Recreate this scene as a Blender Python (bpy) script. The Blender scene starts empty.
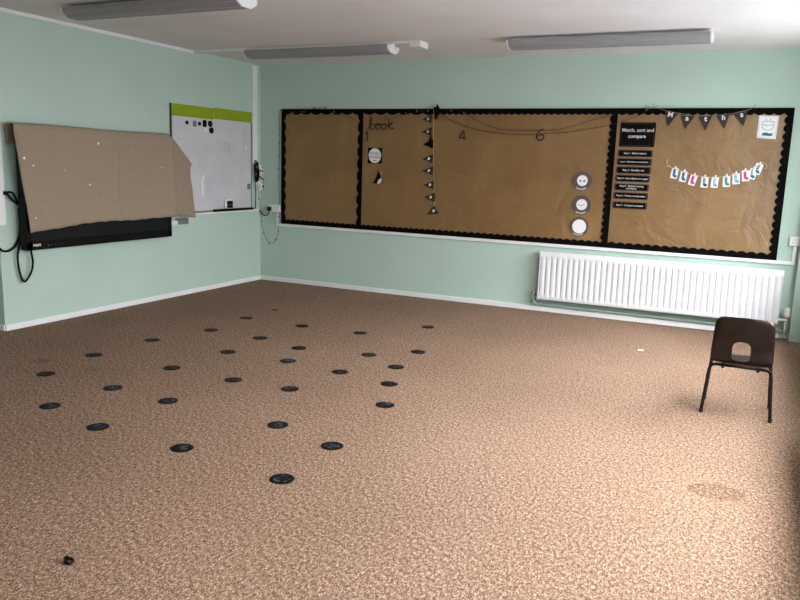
import bpy, bmesh, math, random
from mathutils import Vector, Matrix
random.seed(7)
PI = math.pi
S = bpy.context.scene
C = S.collection

# ------------------------------------------------------------------ materials
def lin(c):
    return tuple((v/12.92 if v <= .04045 else ((v+.055)/1.055)**2.4) for v in [x/255 for x in c])

def new_mat(name):
    m = bpy.data.materials.new(name); m.use_nodes = True
    nt = m.node_tree; nt.nodes.clear()
    out = nt.nodes.new('ShaderNodeOutputMaterial')
    b = nt.nodes.new('ShaderNodeBsdfPrincipled')
    nt.links.new(b.outputs[0], out.inputs[0])
    return m, nt, b

def N(nt, t, **kw):
    n = nt.nodes.new(t)
    for k, v in kw.items():
        if k in n.inputs: n.inputs[k].default_value = v
        else: setattr(n, k, v)
    return n

def ramp(nt, fac, stops):
    r = nt.nodes.new('ShaderNodeValToRGB')
    e = r.color_ramp.elements
    while len(e) > 1: e.remove(e[-1])
    e[0].position = stops[0][0]; e[0].color = (*stops[0][1], 1)
    for p, c in stops[1:]:
        x = e.new(p); x.color = (*c, 1)
    nt.links.new(fac, r.inputs[0])
    return r

def paint(name, c, rough=.6, var=.04, scale=3., bump=0., bscale=60., metal=0., spec=.4, detail=3.):
    """procedural painted / plastic surface with slight tonal unevenness"""
    m, nt, b = new_mat(name)
    tc = N(nt, 'ShaderNodeTexCoord')
    no = N(nt, 'ShaderNodeTexNoise', Scale=scale, Detail=detail)
    nt.links.new(tc.outputs['Object'], no.inputs['Vector'])
    l = lin(c)
    r = ramp(nt, no.outputs['Fac'], [(.3, tuple(max(0, v*(1-var*2)) for v in l)), (.7, tuple(min(1, v*(1+var*2)) for v in l))])
    nt.links.new(r.outputs[0], b.inputs['Base Color'])
    b.inputs['Roughness'].default_value = rough
    b.inputs['Metallic'].default_value = metal
    b.inputs['Specular IOR Level'].default_value = spec
    if bump:
        n2 = N(nt, 'ShaderNodeTexNoise', Scale=bscale, Detail=4.)
        nt.links.new(tc.outputs['Object'], n2.inputs['Vector'])
        bp = N(nt, 'ShaderNodeBump', Strength=bump, Distance=.01)
        nt.links.new(n2.outputs['Fac'], bp.inputs['Height'])
        nt.links.new(bp.outputs[0], b.inputs['Normal'])
    return m

M = {}
M['mint'] = paint('mint_paint', (186, 209, 196), .55, .015, 1.6, .06, 90., spec=.3)
M['ceil'] = paint('ceiling_paint', (228, 226, 226), .8, .02, 2.2, .12, 70., spec=.2)
M['white'] = paint('white_gloss', (236, 236, 236), .35, .015, 5.)
M['whiteplastic'] = paint('white_plastic', (232, 232, 230), .3, .01, 20.)
M['radwhite'] = paint('radiator_enamel', (226, 226, 229), .32, .008, 6.)
M['diffuser'] = paint('prismatic_diffuser', (150, 150, 152), .35, .02, 8.)
M['black'] = paint('black_card', (7, 6, 6), .8, .1, 14., spec=.08)
M['blackplastic'] = paint('black_plastic', (7, 7, 8), .4, .08, 10., spec=.15)
M['screen'] = paint('dark_screen', (20, 21, 22), .35, .05, 3., spec=.2)
M['cable'] = paint('black_rubber', (8, 9, 9), .6, .05, 10., spec=.15)
M['wboard'] = paint('whiteboard_enamel', (206, 207, 212), .28, .03, 4.)
M['alu'] = paint('aluminium_trim', (150, 152, 152), .35, .03, 9., metal=.7)
M['lime'] = paint('lime_card', (142, 166, 22), .6, .03, 6.)
M['ink'] = paint('brown_black_ink', (36, 24, 18), .7, .05, 10.)
M['paper'] = paint('white_paper', (236, 236, 236), .7, .01, 10.)
M['greycard'] = paint('chalk_grey_card', (62, 54, 50), .8, .08, 60., spec=.1)
M['chalkcard'] = paint('chalkboard_card', (12, 10, 11), .8, .12, 30., spec=.08)
M['chalkedge'] = paint('chalk_edge_grey', (74, 62, 58), .8, .15, 60., spec=.1)
M['twine'] = paint('twine', (196, 178, 140), .9, .06, 50.)
M['pink'] = paint('pink_print', (214, 44, 112), .6, .05, 60.)
M['teal'] = paint('teal_print', (22, 112, 120), .6, .05, 60.)
M['blue'] = paint('blue_print', (46, 106, 142), .6, .05, 60.)
M['green'] = paint('green_print', (58, 128, 108), .6, .05, 60.)
M['sky'] = paint('pale_blue_print', (96, 158, 190), .6, .05, 60.)
M['navy'] = paint('navy_print', (20, 66, 86), .6, .05, 60.)
M['sketch'] = paint('grey_ink', (120, 120, 126), .7, .05, 10.)
M['copper'] = paint('copper_bulb', (140, 84, 48), .35, .05, 10.)
M['wire'] = paint('dark_wire', (42, 30, 20), .6, .05, 10.)
M['pipe'] = paint('painted_pipe', (150, 176, 166), .45, .03, 9.)
M['chrome'] = paint('dull_chrome', (150, 148, 142), .3, .03, 9., metal=.9)
M['tube'] = paint('brown_black_tube', (22, 15, 12), .45, .15, 14., spec=.12)
M['rubber'] = paint('foot_rubber', (16, 15, 14), .7, .05, 10.)
M['greyplate'] = paint('grey_plate', (120, 122, 118), .5, .04, 9.)
M['cardred'] = paint('bird_red', (170, 40, 40), .6, .05, 10.)
M['branch'] = paint('branch_tan', (150, 122, 84), .8, .1, 20.)
M['whiteink'] = paint('white_print', (232, 230, 228), .7, .02, 10.)
M['paleink'] = paint('lilac_print', (196, 188, 196), .7, .02, 10.)
M['disccard'] = paint('mid_grey_card', (94, 84, 80), .8, .06, 60., spec=.1)
M['smudge'] = paint('faint_marker', (168, 170, 176), .5, .05, 10.)

def carpet():
    m, nt, b = new_mat('flecked_carpet')
    L = nt.links
    tc = N(nt, 'ShaderNodeTexCoord')
    mp = N(nt, 'ShaderNodeMapping'); mp.inputs['Rotation'].default_value = (0, 0, .25); mp.inputs['Scale'].default_value = (1.35, .8, 1)
    L.new(tc.outputs['Object'], mp.inputs[0])
    a = N(nt, 'ShaderNodeTexNoise', Scale=165., Detail=2., Roughness=.7)
    L.new(mp.outputs[0], a.inputs['Vector'])
    a2 = N(nt, 'ShaderNodeTexNoise', Scale=58., Detail=3., Roughness=.6)
    L.new(mp.outputs[0], a2.inputs['Vector'])
    av = N(nt, 'ShaderNodeMix'); av.inputs[0].default_value = .38
    L.new(a.outputs['Fac'], av.inputs[2]); L.new(a2.outputs['Fac'], av.inputs[3])
    r = ramp(nt, av.outputs[0], [(.345, lin((51, 34, 24))), (.46, lin((104, 79, 61))), (.54, lin((150, 123, 103))), (.66, lin((218, 195, 174)))])
    # wear: broad uneven tone
    w = N(nt, 'ShaderNodeTexNoise', Scale=.9, Detail=4.)
    L.new(tc.outputs['Object'], w.inputs['Vector'])
    wr = ramp(nt, w.outputs['Fac'], [(.3, (.90, .88, .86)), (.7, (1.06, 1.05, 1.04))])
    mx = N(nt, 'ShaderNodeMix', data_type='RGBA', blend_type='MULTIPLY'); mx.inputs[0].default_value = 1
    L.new(r.outputs[0], mx.inputs[6]); L.new(wr.outputs[0], mx.inputs[7])
    col = mx.outputs[2]
    sep = N(nt, 'ShaderNodeSeparateXYZ'); L.new(tc.outputs['Object'], sep.inputs[0])
    def mth(op, x, y=None, clamp=False):
        n = N(nt, 'ShaderNodeMath', operation=op, use_clamp=clamp)
        for i, v in enumerate((x, y)):
            if v is None: continue
            if isinstance(v, (int, float)): n.inputs[i].default_value = v
            else: L.new(v, n.inputs[i])
        return n.outputs[0]
    def stain(cx, cy, rx, ry, rot, amount, ring):
        nonlocal col
        c, s = math.cos(rot), math.sin(rot)
        dx = mth('SUBTRACT', sep.outputs[0], cx); dy = mth('SUBTRACT', sep.outputs[1], cy)
        u = mth('DIVIDE', mth('ADD', mth('MULTIPLY', dx, c), mth('MULTIPLY', dy, s)), rx)
        v = mth('DIVIDE', mth('SUBTRACT', mth('MULTIPLY', dy, c), mth('MULTIPLY', dx, s)), ry)
        d = mth('SQRT', mth('ADD', mth('MULTIPLY', u, u), mth('MULTIPLY', v, v)))
        if ring:   # a faint fill plus a darker rim, like an iron mark
            e = mth('SUBTRACT', 1., mth('MULTIPLY', mth('ABSOLUTE', mth('SUBTRACT', d, .9)), 5.), True)
            f = mth('MULTIPLY', mth('LESS_THAN', d, .95), .55)
            k = mth('MAXIMUM', e, f)
        else:
            k = mth('SUBTRACT', 1., d, True)
        k = mth('MULTIPLY', k, amount)
        q = N(nt, 'ShaderNodeMix', data_type='RGBA', blend_type='MULTIPLY')
        L.new(k, q.inputs[0]); L.new(col, q.inputs[6]); q.inputs[7].default_value = (.62, .55, .45, 1)
        col = q.outputs[2]
    stain(5.53, -4.02, .125, .085, .2, .95, True)
    stain(5.54, -4.33, .006, .2, 0., .8, False)
    stain(1.03, -4.06, .10, .10, 0., .8, False)
    stain(1.50, -4.03, .09, .09, 0., .5, False)
    L.new(col, b.inputs['Base Color'])
    b.inputs['Roughness'].default_value = .95
    b.inputs['Specular IOR Level'].default_value = .15
    bp = N(nt, 'ShaderNodeBump', Strength=.5, Distance=.004)
    L.new(a.outputs['Fac'], bp.inputs['Height']); L.new(bp.outputs[0], b.inputs['Normal'])
    return m
M['carpet'] = carpet()

def kraft():
    m, nt, b = new_mat('brown_kraft_paper')
    L = nt.links
    tc = N(nt, 'ShaderNodeTexCoord')
    n1 = N(nt, 'ShaderNodeTexNoise', Scale=2.2, Detail=5., Roughness=.6)
    L.new(tc.outputs['Object'], n1.inputs['Vector'])
    r = ramp(nt, n1.outputs['Fac'], [(.3, lin((120, 89, 48))), (.55, lin((133, 101, 57))), (.75, lin((148, 115, 69)))])
    mp = N(nt, 'ShaderNodeMapping'); mp.inputs['Scale'].default_value = (60, 60, 3)
    L.new(tc.outputs['Object'], mp.inputs[0])
    n2 = N(nt, 'ShaderNodeTexNoise', Scale=1.6, Detail=3.)
    L.new(mp.outputs[0], n2.inputs['Vector'])
    r2 = ramp(nt, n2.outputs['Fac'], [(.3, (.96, .96, .96)), (.7, (1.03, 1.03, 1.03))])
    mx = N(nt, 'ShaderNodeMix', data_type='RGBA', blend_type='MULTIPLY'); mx.inputs[0].default_value = 1
    L.new(r.outputs[0], mx.inputs[6]); L.new(r2.outputs[0], mx.inputs[7])
    L.new(mx.outputs[2], b.inputs['Base Color'])
    b.inputs['Roughness'].default_value = .48
    b.inputs['Specular IOR Level'].default_value = .85
    n3 = N(nt, 'ShaderNodeTexNoise', Scale=3.2, Detail=6., Roughness=.55, Distortion=.8)
    L.new(tc.outputs['Object'], n3.inputs['Vector'])
    bp = N(nt, 'ShaderNodeBump', Strength=.45, Distance=.05)
    L.new(n3.outputs['Fac'], bp.inputs['Height']); L.new(bp.outputs[0], b.inputs['Normal'])
    return m
M['kraft'] = kraft()

def dustsheet():
    m, nt, b = new_mat('paint_flecked_sheet')
    L = nt.links
    tc = N(nt, 'ShaderNodeTexCoord')
    wv = N(nt, 'ShaderNodeTexNoise', Scale=1., Detail=3.)
    mp = N(nt, 'ShaderNodeMapping'); mp.inputs['Scale'].default_value = (60, 60, 160)
    L.new(tc.outputs['Object'], mp.inputs[0]); L.new(mp.outputs[0], wv.inputs['Vector'])
    r = ramp(nt, wv.outputs['Fac'], [(.3, lin((148, 132, 114))), (.7, lin((162, 146, 128)))])
    v = N(nt, 'ShaderNodeTexVoronoi', Scale=9.)
    fl = N(nt, 'ShaderNodeMapping'); fl.inputs['Scale'].default_value = (0, 1, 1)
    L.new(tc.outputs['Object'], fl.inputs[0]); L.new(fl.outputs[0], v.inputs['Vector'])
    rnd = N(nt, 'ShaderNodeSeparateColor'); L.new(v.outputs['Color'], rnd.inputs[0])
    lt = N(nt, 'ShaderNodeMath', operation='LESS_THAN'); L.new(v.outputs['Distance'], lt.inputs[0]); nt.links.new(rnd.outputs[1], (sz := N(nt, 'ShaderNodeMath', operation='MULTIPLY')).inputs[0]); sz.inputs[1].default_value = .1; L.new(sz.outputs[0], lt.inputs[1])
    gt = N(nt, 'ShaderNodeMath', operation='GREATER_THAN'); L.new(rnd.outputs[0], gt.inputs[0]); gt.inputs[1].default_value = .70
    k = N(nt, 'ShaderNodeMath', operation='MULTIPLY'); L.new(lt.outputs[0], k.inputs[0]); L.new(gt.outputs[0], k.inputs[1])
    mx = N(nt, 'ShaderNodeMix', data_type='RGBA')
    L.new(k.outputs[0], mx.inputs[0]); L.new(r.outputs[0], mx.inputs[6]); mx.inputs[7].default_value = (.85, .84, .8, 1)
    L.new(mx.outputs[2], b.inputs['Base Color'])
    b.inputs['Roughness'].default_value = .9; b.inputs['Specular IOR Level'].default_value = .15
    bp = N(nt, 'ShaderNodeBump', Strength=.15, Distance=.004)
    L.new(wv.outputs['Fac'], bp.inputs['Height']); L.new(bp.outputs[0], b.inputs['Normal'])
    return m
M['sheet'] = dustsheet()

def spotmat():
    m, nt, b = new_mat('printed_vinyl_spot')
    L = nt.links
    tc = N(nt, 'ShaderNodeTexCoord'); oi = N(nt, 'ShaderNodeObjectInfo')
    add = N(nt, 'ShaderNodeVectorMath', operation='ADD')
    sc = N(nt, 'ShaderNodeVectorMath', operation='SCALE'); sc.inputs[3].default_value = 40.
    cb = N(nt, 'ShaderNodeCombineXYZ')
    for i in range(3): L.new(oi.outputs['Random'], cb.inputs[i])
    L.new(cb.outputs[0], sc.inputs[0]); L.new(tc.outputs['Object'], add.inputs[0]); L.new(sc.outputs[0], add.inputs[1])
    n = N(nt, 'ShaderNodeTexNoise', Scale=46., Detail=2.)
    L.new(add.outputs[0], n.inputs['Vector'])
    ln = N(nt, 'ShaderNodeVectorMath', operation='LENGTH'); L.new(tc.outputs['Object'], ln.inputs[0])
    inn = N(nt, 'ShaderNodeMath', operation='LESS_THAN'); L.new(ln.outputs['Value'], inn.inputs[0]); inn.inputs[1].default_value = .042
    r = ramp(nt, n.outputs['Fac'], [(.52, (0, 0, 0)), (.62, (1, 1, 1))])
    k = N(nt, 'ShaderNodeMath', operation='MULTIPLY'); L.new(r.outputs[0], k.inputs[0]); L.new(inn.outputs[0], k.inputs[1])
    mx = N(nt, 'ShaderNodeMix', data_type='RGBA')
    L.new(k.outputs[0], mx.inputs[0]); mx.inputs[6].default_value = (*lin((13, 12, 14)), 1); mx.inputs[7].default_value = (*lin((74, 78, 84)), 1)
    L.new(mx.outputs[2], b.inputs['Base Color']); b.inputs['Roughness'].default_value = .6
    b.inputs['Specular IOR Level'].default_value = .12
    return m
M['spot'] = spotmat()

def shellmat():
    m, nt, b = new_mat('scuffed_brown_plastic')
    L = nt.links
    tc = N(nt, 'ShaderNodeTexCoord')
    n = N(nt, 'ShaderNodeTexNoise', Scale=9., Detail=5., Roughness=.6)
    L.new(tc.outputs['Object'], n.inputs['Vector'])
    r = ramp(nt, n.outputs['Fac'], [(.3, lin((24, 15, 11))), (.6, lin((36, 24, 18))), (.8, lin((58, 44, 36)))])
    L.new(r.outputs[0], b.inputs['Base Color'])
    b.inputs['Roughness'].default_value = .45
    b.inputs['Specular IOR Level'].default_value = .15
    bp = N(nt, 'ShaderNodeBump', Strength=.1, Distance=.002)
    n2 = N(nt, 'ShaderNodeTexNoise', Scale=220.); L.new(tc.outputs['Object'], n2.inputs['Vector'])
    L.new(n2.outputs['Fac'], bp.inputs['Height']); L.new(bp.outputs[0], b.inputs['Normal'])
    return m
M['shell'] = shellmat()

def glass():
    m = bpy.data.materials.new('window_glass'); m.use_nodes = True
    nt = m.node_tree; nt.nodes.clear()
    o = nt.nodes.new('ShaderNodeOutputMaterial'); mx = nt.nodes.new('ShaderNodeMixShader')
    t = nt.nodes.new('ShaderNodeBsdfTransparent'); g = nt.nodes.new('ShaderNodeBsdfGlossy')
    g.inputs['Roughness'].default_value = .02; mx.inputs[0].default_value = .06
    nt.links.new(t.outputs[0], mx.inputs[1]); nt.links.new(g.outputs[0], mx.inputs[2]); nt.links.new(mx.outputs[0], o.inputs[0])
    return m
M['glass'] = glass()

# ------------------------------------------------------------------ geometry helpers
WL = {}          # world location of each object's origin

def box(bm, x0, x1, y0, y1, z0, z1, bev=0., seg=2):
    r = bmesh.ops.create_cube(bm, size=1)
    vs = r['verts']
    for v in vs:
        v.co = Vector(((x0+x1)/2+v.co.x*(x1-x0), (y0+y1)/2+v.co.y*(y1-y0), (z0+z1)/2+v.co.z*(z1-z0)))
    if bev:
        es = list({e for v in vs for e in v.link_edges})
        bmesh.ops.bevel(bm, geom=es, offset=bev, segments=seg, profile=.5, affect='EDGES')
    return bm

def bx(*a, **k): return box(bmesh.new(), *a, **k)

def smooth_pts(pts, n=8):
    P = [Vector(p) for p in pts]
    if len(P) < 3: return P
    out = []
    for i in range(len(P)-1):
        p0 = P[max(i-1, 0)]; p1 = P[i]; p2 = P[i+1]; p3 = P[min(i+2, len(P)-1)]
        for k in range(n):
            t = k/n
            out.append(.5*((2*p1)+(p2-p0)*t+(2*p0-5*p1+4*p2-p3)*t*t+(3*p1-p0-3*p2+p3)*t**3))
    out.append(P[-1])
    return out

def tube(bm, pts, r, seg=8, smooth=True, n=8):
    P = smooth_pts(pts, n) if smooth else [Vector(p) for p in pts]
    rings = []
    ref = None
    for i, p in enumerate(P):
        t = (P[min(i+1, len(P)-1)]-P[max(i-1, 0)])
        if t.length < 1e-9: t = Vector((0, 0, 1))
        t.normalize()
        if ref is None:
            ref = t.orthogonal().normalized()
        ref = (ref-t*ref.dot(t))
        if ref.length < 1e-6: ref = t.orthogonal()
        ref.normalize()
        b = t.cross(ref)
        rings.append([bm.verts.new(p+(ref*math.cos(2*PI*k/seg)+b*math.sin(2*PI*k/seg))*r) for k in range(seg)])
    for a, b in zip(rings, rings[1:]):
        for k in range(seg):
            bm.faces.new((a[k], a[(k+1) % seg], b[(k+1) % seg], b[k]))
    bm.faces.new(rings[0][::-1]); bm.faces.new(rings[-1])
    return bm

def cyl(bm, p0, p1, r, seg=24):
    return tube(bm, [p0, p1], r, seg, False)

def ball(bm, c, r, sub=1):
    q = bmesh.ops.create_icosphere(bm, subdivisions=sub, radius=r)
    for v in q['verts']: v.co += Vector(c)
    return bm

# 2-D outlines (u to the right, v up) placed on a plane: 'back' faces -y, 'left' faces +x, 'floor' faces +z
def place(plane, u, v, d):
    if plane == 'back': return Vector((u, -d, v))
    if plane == 'left': return Vector((d, u, v))
    return Vector((u, v, d))

def slab(bm, plane, outline, d0, d1):
    """extrude a closed 2-D outline from depth d0 to d1"""
    a = [bm.verts.new(place(plane, u, v, d0)) for u, v in outline]
    b = [bm.verts.new(place(plane, u, v, d1)) for u, v in outline]
    n = len(a)
    bm.faces.new(b); bm.faces.new(a[::-1])
    for i in range(n):
        bm.faces.new((a[i], a[(i+1) % n], b[(i+1) % n], b[i]))
    return bm

def ring_slab(bm, plane, cx, cy, r0, r1, d0, d1, n=32, sy=1.):
    A = []
    for r, d in ((r0, d0), (r1, d0), (r1, d1), (r0, d1)):
        A.append([bm.verts.new(place(plane, cx+r*math.cos(2*PI*k/n), cy+sy*r*math.sin(2*PI*k/n), d)) for k in range(n)])
    for i in range(4):
        a, b = A[i], A[(i+1) % 4]
        for k in range(n): bm.faces.new((a[k], a[(k+1) % n], b[(k+1) % n], b[k]))
    return bm

def disc_pts(cx, cy, rx, ry=None, n=32):
    ry = ry or rx
    return [(cx+rx*math.cos(2*PI*k/n), cy+ry*math.sin(2*PI*k/n)) for k in range(n)]

def rrect(u0, u1, v0, v1, r, n=5):
    o = []
    for cx, cy, a0 in ((u1-r, v1-r, 0), (u0+r, v1-r, PI/2), (u0+r, v0+r, PI), (u1-r, v0+r, 1.5*PI)):
        for k in range(n+1):
            a = a0+PI/2*k/n
            o.append((cx+r*math.cos(a), cy+r*math.sin(a)))
    return o

def text_bm(body, plane, u, v, size, d0, d1, bold=0., align='CENTER', rot=0., sx=1.):
    cu = bpy.data.curves.new('t', 'FONT'); cu.body = body; cu.size = size
    cu.align_x = align; cu.align_y = 'CENTER'; cu.offset = bold; cu.resolution_u = 3
    cu.extrude = (d1-d0)/2
    o = bpy.data.objects.new('t', cu); C.objects.link(o)
    dg = bpy.context.evaluated_depsgraph_get(); dg.update()
    me = bpy.data.meshes.new_from_object(o.evaluated_get(dg))
    bpy.data.objects.remove(o); bpy.data.curves.remove(cu)
    bm = bmesh.new(); bm.from_mesh(me); bpy.data.meshes.remove(me)
    c, s = math.cos(rot), math.sin(rot)
    for w in bm.verts:
        x, y, z = w.co; x *= sx
        w.co = place(plane, u+x*c-y*s, v+x*s+y*c, (d0+d1)/2+z)
    return bm

def obj(name, bm, mat, parent=None, smooth=False, label=None, kind=None, auto=None):
    bmesh.ops.recalc_face_normals(bm, faces=bm.faces)
    if parent is not None:
        off = WL[parent]
    else:
        xs = [v.co for v in bm.verts]
        lo = Vector((min(v.x for v in xs), min(v.y for v in xs), min(v.z for v in xs)))
        hi = Vector((max(v.x for v in xs), max(v.y for v in xs), max(v.z for v in xs)))
        off = Vector(((lo.x+hi.x)/2, (lo.y+hi.y)/2, lo.z))
    if kind == 'structure': off = Vector((0, 0, 0))
    for v in bm.verts: v.co -= off
    me = bpy.data.meshes.new(name); bm.to_mesh(me); bm.free()
    me.materials.append(M[mat] if isinstance(mat, str) else mat)
    if smooth:
        for p in me.polygons: p.use_smooth = True
        if auto:
            try: me.set_sharp_from_angle(angle=auto)
            except Exception: pass
    o = bpy.data.objects.new(name, me); C.objects.link(o)
    if parent is not None:
        o.parent = parent
        WL[o] = off.copy()
    else:
        o.location = off; WL[o] = Vector(off)
    if label: o['label'] = label
    if kind: o['kind'] = kind
    return o

def tag(o, label, cat, group=None):
    o['label'] = label; o['category'] = cat
    if group: o['group'] = group
    return o

def thing(name, loc, label, cat, group=None):
    o = bpy.data.objects.new(name, None); C.objects.link(o)
    o.location = loc; o.empty_display_size = .05; WL[o] = Vector(loc)
    return tag(o, label, cat, group)

def struct(name, bm, mat, smooth=False): return obj(name, bm, mat, None, smooth, kind='structure')

def copy_thing(o, loc, label, group=None):
    c = o.copy(); C.objects.link(c); c.location = loc; c['label'] = label; WL[c] = Vector(loc)
    if group: c['group'] = group
    for ch in list(o.children):
        d = ch.copy(); C.objects.link(d); d.parent = c
        for g in list(ch.children):
            e = g.copy(); C.objects.link(e); e.parent = d
    return c

# ------------------------------------------------------------------ the room
H = 2.6
XR = 6.2            # window wall
YB = -9.6           # wall behind the camera
YS = -3.574         # where the wall on the left steps back
struct('floor', bx(-.9, XR+.3, YB-.2, .2, -.12, 0), 'carpet')
struct('ceiling', bx(-.9, XR+.3, YB-.2, .2, H, H+.12), 'ceil')
struct('wall_back', bx(-.2, XR+.3, .0012, .2, 0, H), 'mint')
struct('wall_left', bx(-.9, -.0012, YS, .0012, 0, H), 'mint')
struct('wall_left_recess', bx(-.9, -.6, YB, YS, 0, H), 'mint')
struct('wall_front', bx(-.9, XR+.3, YB-.2, YB, 0, H), 'greyplate')
struct('pillar', bx(5.957, XR, -.115, 0, 0, H), 'mint')

# window wall: openings left between piers, a sill below and a lintel above
wins = [(-2.8, -.72), (-5.55, -3.2), (-8.2, -6.5)]
Z0, Z1 = .92, 2.35
SILL = [.66, .50, .92]
bm = bmesh.new()
box(bm, XR, XR+.28, YB, 0, Z1, H)
edges = [0.]+[e for w in wins[::1] for e in (w[1], w[0])]+[YB]
for i in range(0, len(edges), 2):
    box(bm, XR, XR+.28, edges[i+1], edges[i], Z0, Z1)
for (y0, y1), zs in zip(wins, SILL): box(bm, XR, XR+.28, y0, y1, 0, zs)
for i in range(0, len(edges), 2): box(bm, XR, XR+.28, edges[i+1], edges[i], 0, Z0)
struct('wall_right', bm, 'mint')
for i, (y0, y1) in enumerate(wins):
    Z0 = SILL[i]
    w = bpy.data.objects.new('window_%d' % (i+1), None); C.objects.link(w); w['kind'] = 'structure'; WL[w] = Vector((0, 0, 0))
    fr = bmesh.new()
    x0, x1 = XR+.14, XR+.20
    for a, b, c, d in ((y0, y1, Z0, Z0+.06), (y0, y1, Z1-.06, Z1), (y0, y0+.06, Z0, Z1), (y1-.06, y1, Z0, Z1), ((y0+y1)/2-.03, (y0+y1)/2+.03, Z0, Z1)):
        box(fr, x0, x1, a, b, c, d)
    obj('window_frame', fr, 'white', w)
    obj('window_sill', bx(XR-.09, XR+.14, y0-.04, y1+.04, Z0-.035, Z0, .004), 'white', w)
    obj('window_pane', bx(XR+.165, XR+.171, y0+.06, y1-.06, Z0+.06, Z1-.06), 'glass', w)

tag(obj('shade_boxing', bx(XR-.24, XR-.017, wins[1][0]-.1, wins[1][1]+.04, 0, .34, .006), 'white'), 'low white boxing added along the window wall to shade the carpet', 'boxing')  # unseen box, added to cast the dark strip on the carpet at right
# skirting
def skirting(name, segs):
    bm = bmesh.new()
    for s in segs:
        x0, x1, y0, y1 = s
        box(bm, x0, x1, y0, y1, 0, .052, .004)
    struct(name, bm, 'white')
skirting('baseboard_back', [(0, 5.957, -.016, 0)])
skirting('baseboard_left', [(0, .016, YS, 0)])
skirting('baseboard_left_return', [(-.6, 0, YS-.012, YS)])
skirting('baseboard_right', [(XR-.016, XR, YB, -.115)])

# ------------------------------------------------------------------ trunking (surface mounted)
tag(obj('cable_trunking', bx(.255, 5.935, -.024, 0, .69, .722, .004), 'white'),
    'long white horizontal trunking under the display boards', 'trunking')
tag(obj('cable_trunking', bx(5.903, 5.935, -.024, 0, .7235, .865, .004), 'white'),
    'short vertical white trunking from dado up to the socket by the pillar', 'trunking')
tag(obj('cable_trunking', bx(.251, .277, -.022, 0, .724, .856, .004), 'white'),
    'short vertical white trunking under the double socket near the corner', 'trunking')
tag(obj('cable_trunking', bx(0, .022, -.175, -.085, 1.43, 2.58, .004), 'white'),
    'tall vertical white trunking beside the room corner, above the power strip', 'trunking')
tag(obj('cable_trunking', bx(0, .022, YS+.012, -1.205, 2.565, 2.598, .004), 'white'),
    'white trunking along the top of the wall above the whiteboard and covered screen', 'trunking')
tag(obj('cable_trunking', bx(.0, 2.53, -1.20, -1.17, 2.578, 2.599, .003), 'white'),
    'thin white conduit across the ceiling to the junction box', 'trunking')
tag(obj('cable_trunking', bx(.0, .03, -1.60, -.02, .866, .886, .004), 'white'),
    'white ledge trunking along the bottom of the whiteboard to the corner', 'trunking')
tag(obj('cable_trunking', bx(0, .010, -3.573, -3.510, .884, 2.1, .003), 'white'),
    'white vertical trunking on the wall at far left beside the draped sheet', 'trunking')
jb = tag(obj('junction_box', bx(2.532, 2.645, -1.20, -1.02, 2.545, 2.6, .006), 'whiteplastic'),
    'small white junction box on the ceiling beside the middle light', 'junction box')

# ------------------------------------------------------------------ ceiling lights
def batten(x0, x1, yc, label, group):
    t = thing('ceiling_light', ((x0+x1)/2, yc, 2.5), label, 'light', group)
    obj('spine', bx(x0+.01, x1-.01, yc-.04, yc+.04, 2.572, 2.6), 'white', t)
    prof = [(-.12, 2.573), (-.12, 2.548), (-.10, 2.53), (-.05, 2.503), (.05, 2.503), (.10, 2.53), (.12, 2.548), (.12, 2.573)]
    bm = bmesh.new()
    def loft(xa, xb, k):
        a = [bm.verts.new((xa, yc+y*k, 2.573+(z-2.573)*k)) for y, z in prof]
        b = [bm.verts.new((xb, yc+y*k, 2.573+(z-2.573)*k)) for y, z in prof]
        for i in range(len(a)):
            bm.faces.new((a[i], a[(i+1) % len(a)], b[(i+1) % len(a)], b[i]))
        bm.faces.new(a); bm.faces.new(b)
    loft(x0+.012, x1-.012, .97)
    # raised ridges along the prismatic cover
    for y, z in ((-.108, 2.54), (-.075, 2.517), (0, 2.502), (.075, 2.517)):
        box(bm, x0+.014, x1-.014, yc+y-.003, yc+y+.003, z-.001, z+.006)
    obj('diffuser', bm, 'diffuser', t)
    for xa, xb in ((x0, x0+.014), (x1-.014, x1)):
        bm = bmesh.new(); loft(xa, xb, 1.0)
        obj('end_cap', bm, 'whiteplastic', t)
    return t
G = 'fluorescent battens on the ceiling'
batten(.60, 2.26, -3.27, 'ceiling light batten above the draped screen, nearest the camera', G)
batten(.67, 2.33, -1.11, 'ceiling light batten in the back corner, beside the junction box', G)
batten(3.455, 5.115, -1.07, 'ceiling light batten above the radiator side of the boards', G)

# ------------------------------------------------------------------ display boards
def scallop(u0, u1, v_out, v_in, amp, per, axis, bm, d0, d1):
    """black border strip from u0 to u1; v_out is the straight edge, v_in the mean of the wavy edge"""
    n = max(1, round(abs(u1-u0)/per)); st = 8
    sgn = 1 if v_in > v_out else -1
    wav = []
    for i in range(n*st+1):
        t = i/(n*st)
        wav.append((u0+(u1-u0)*t, v_in+sgn*amp*(2*abs(math.sin(PI*n*t))**.8-1)))
    # quads
    P = lambda u, v, d: place('back', u, v, d) if axis == 'h' else place('back', v, u, d)
    f0 = [bm.verts.new(P(u, v_out, d1)) for u, _ in wav]; f1 = [bm.verts.new(P(u, v, d1)) for u, v in wav]
    b0 = [bm.verts.new(P(u, v_out, d0)) for u, _ in wav]; b1 = [bm.verts.new(P(u, v, d0)) for u, v in wav]
    for i in range(len(wav)-1):
        bm.faces.new((f0[i], f0[i+1], f1[i+1], f1[i])); bm.faces.new((b0[i], b0[i+1], b1[i+1], b1[i]))
        bm.faces.new((f1[i], f1[i+1], b1[i+1], b1[i])); bm.faces.new((f0[i], f0[i+1], b0[i+1], b0[i]))
    for k in (0, -1): bm.faces.new((f0[k], f1[k], b1[k], b0[k]))

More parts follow.
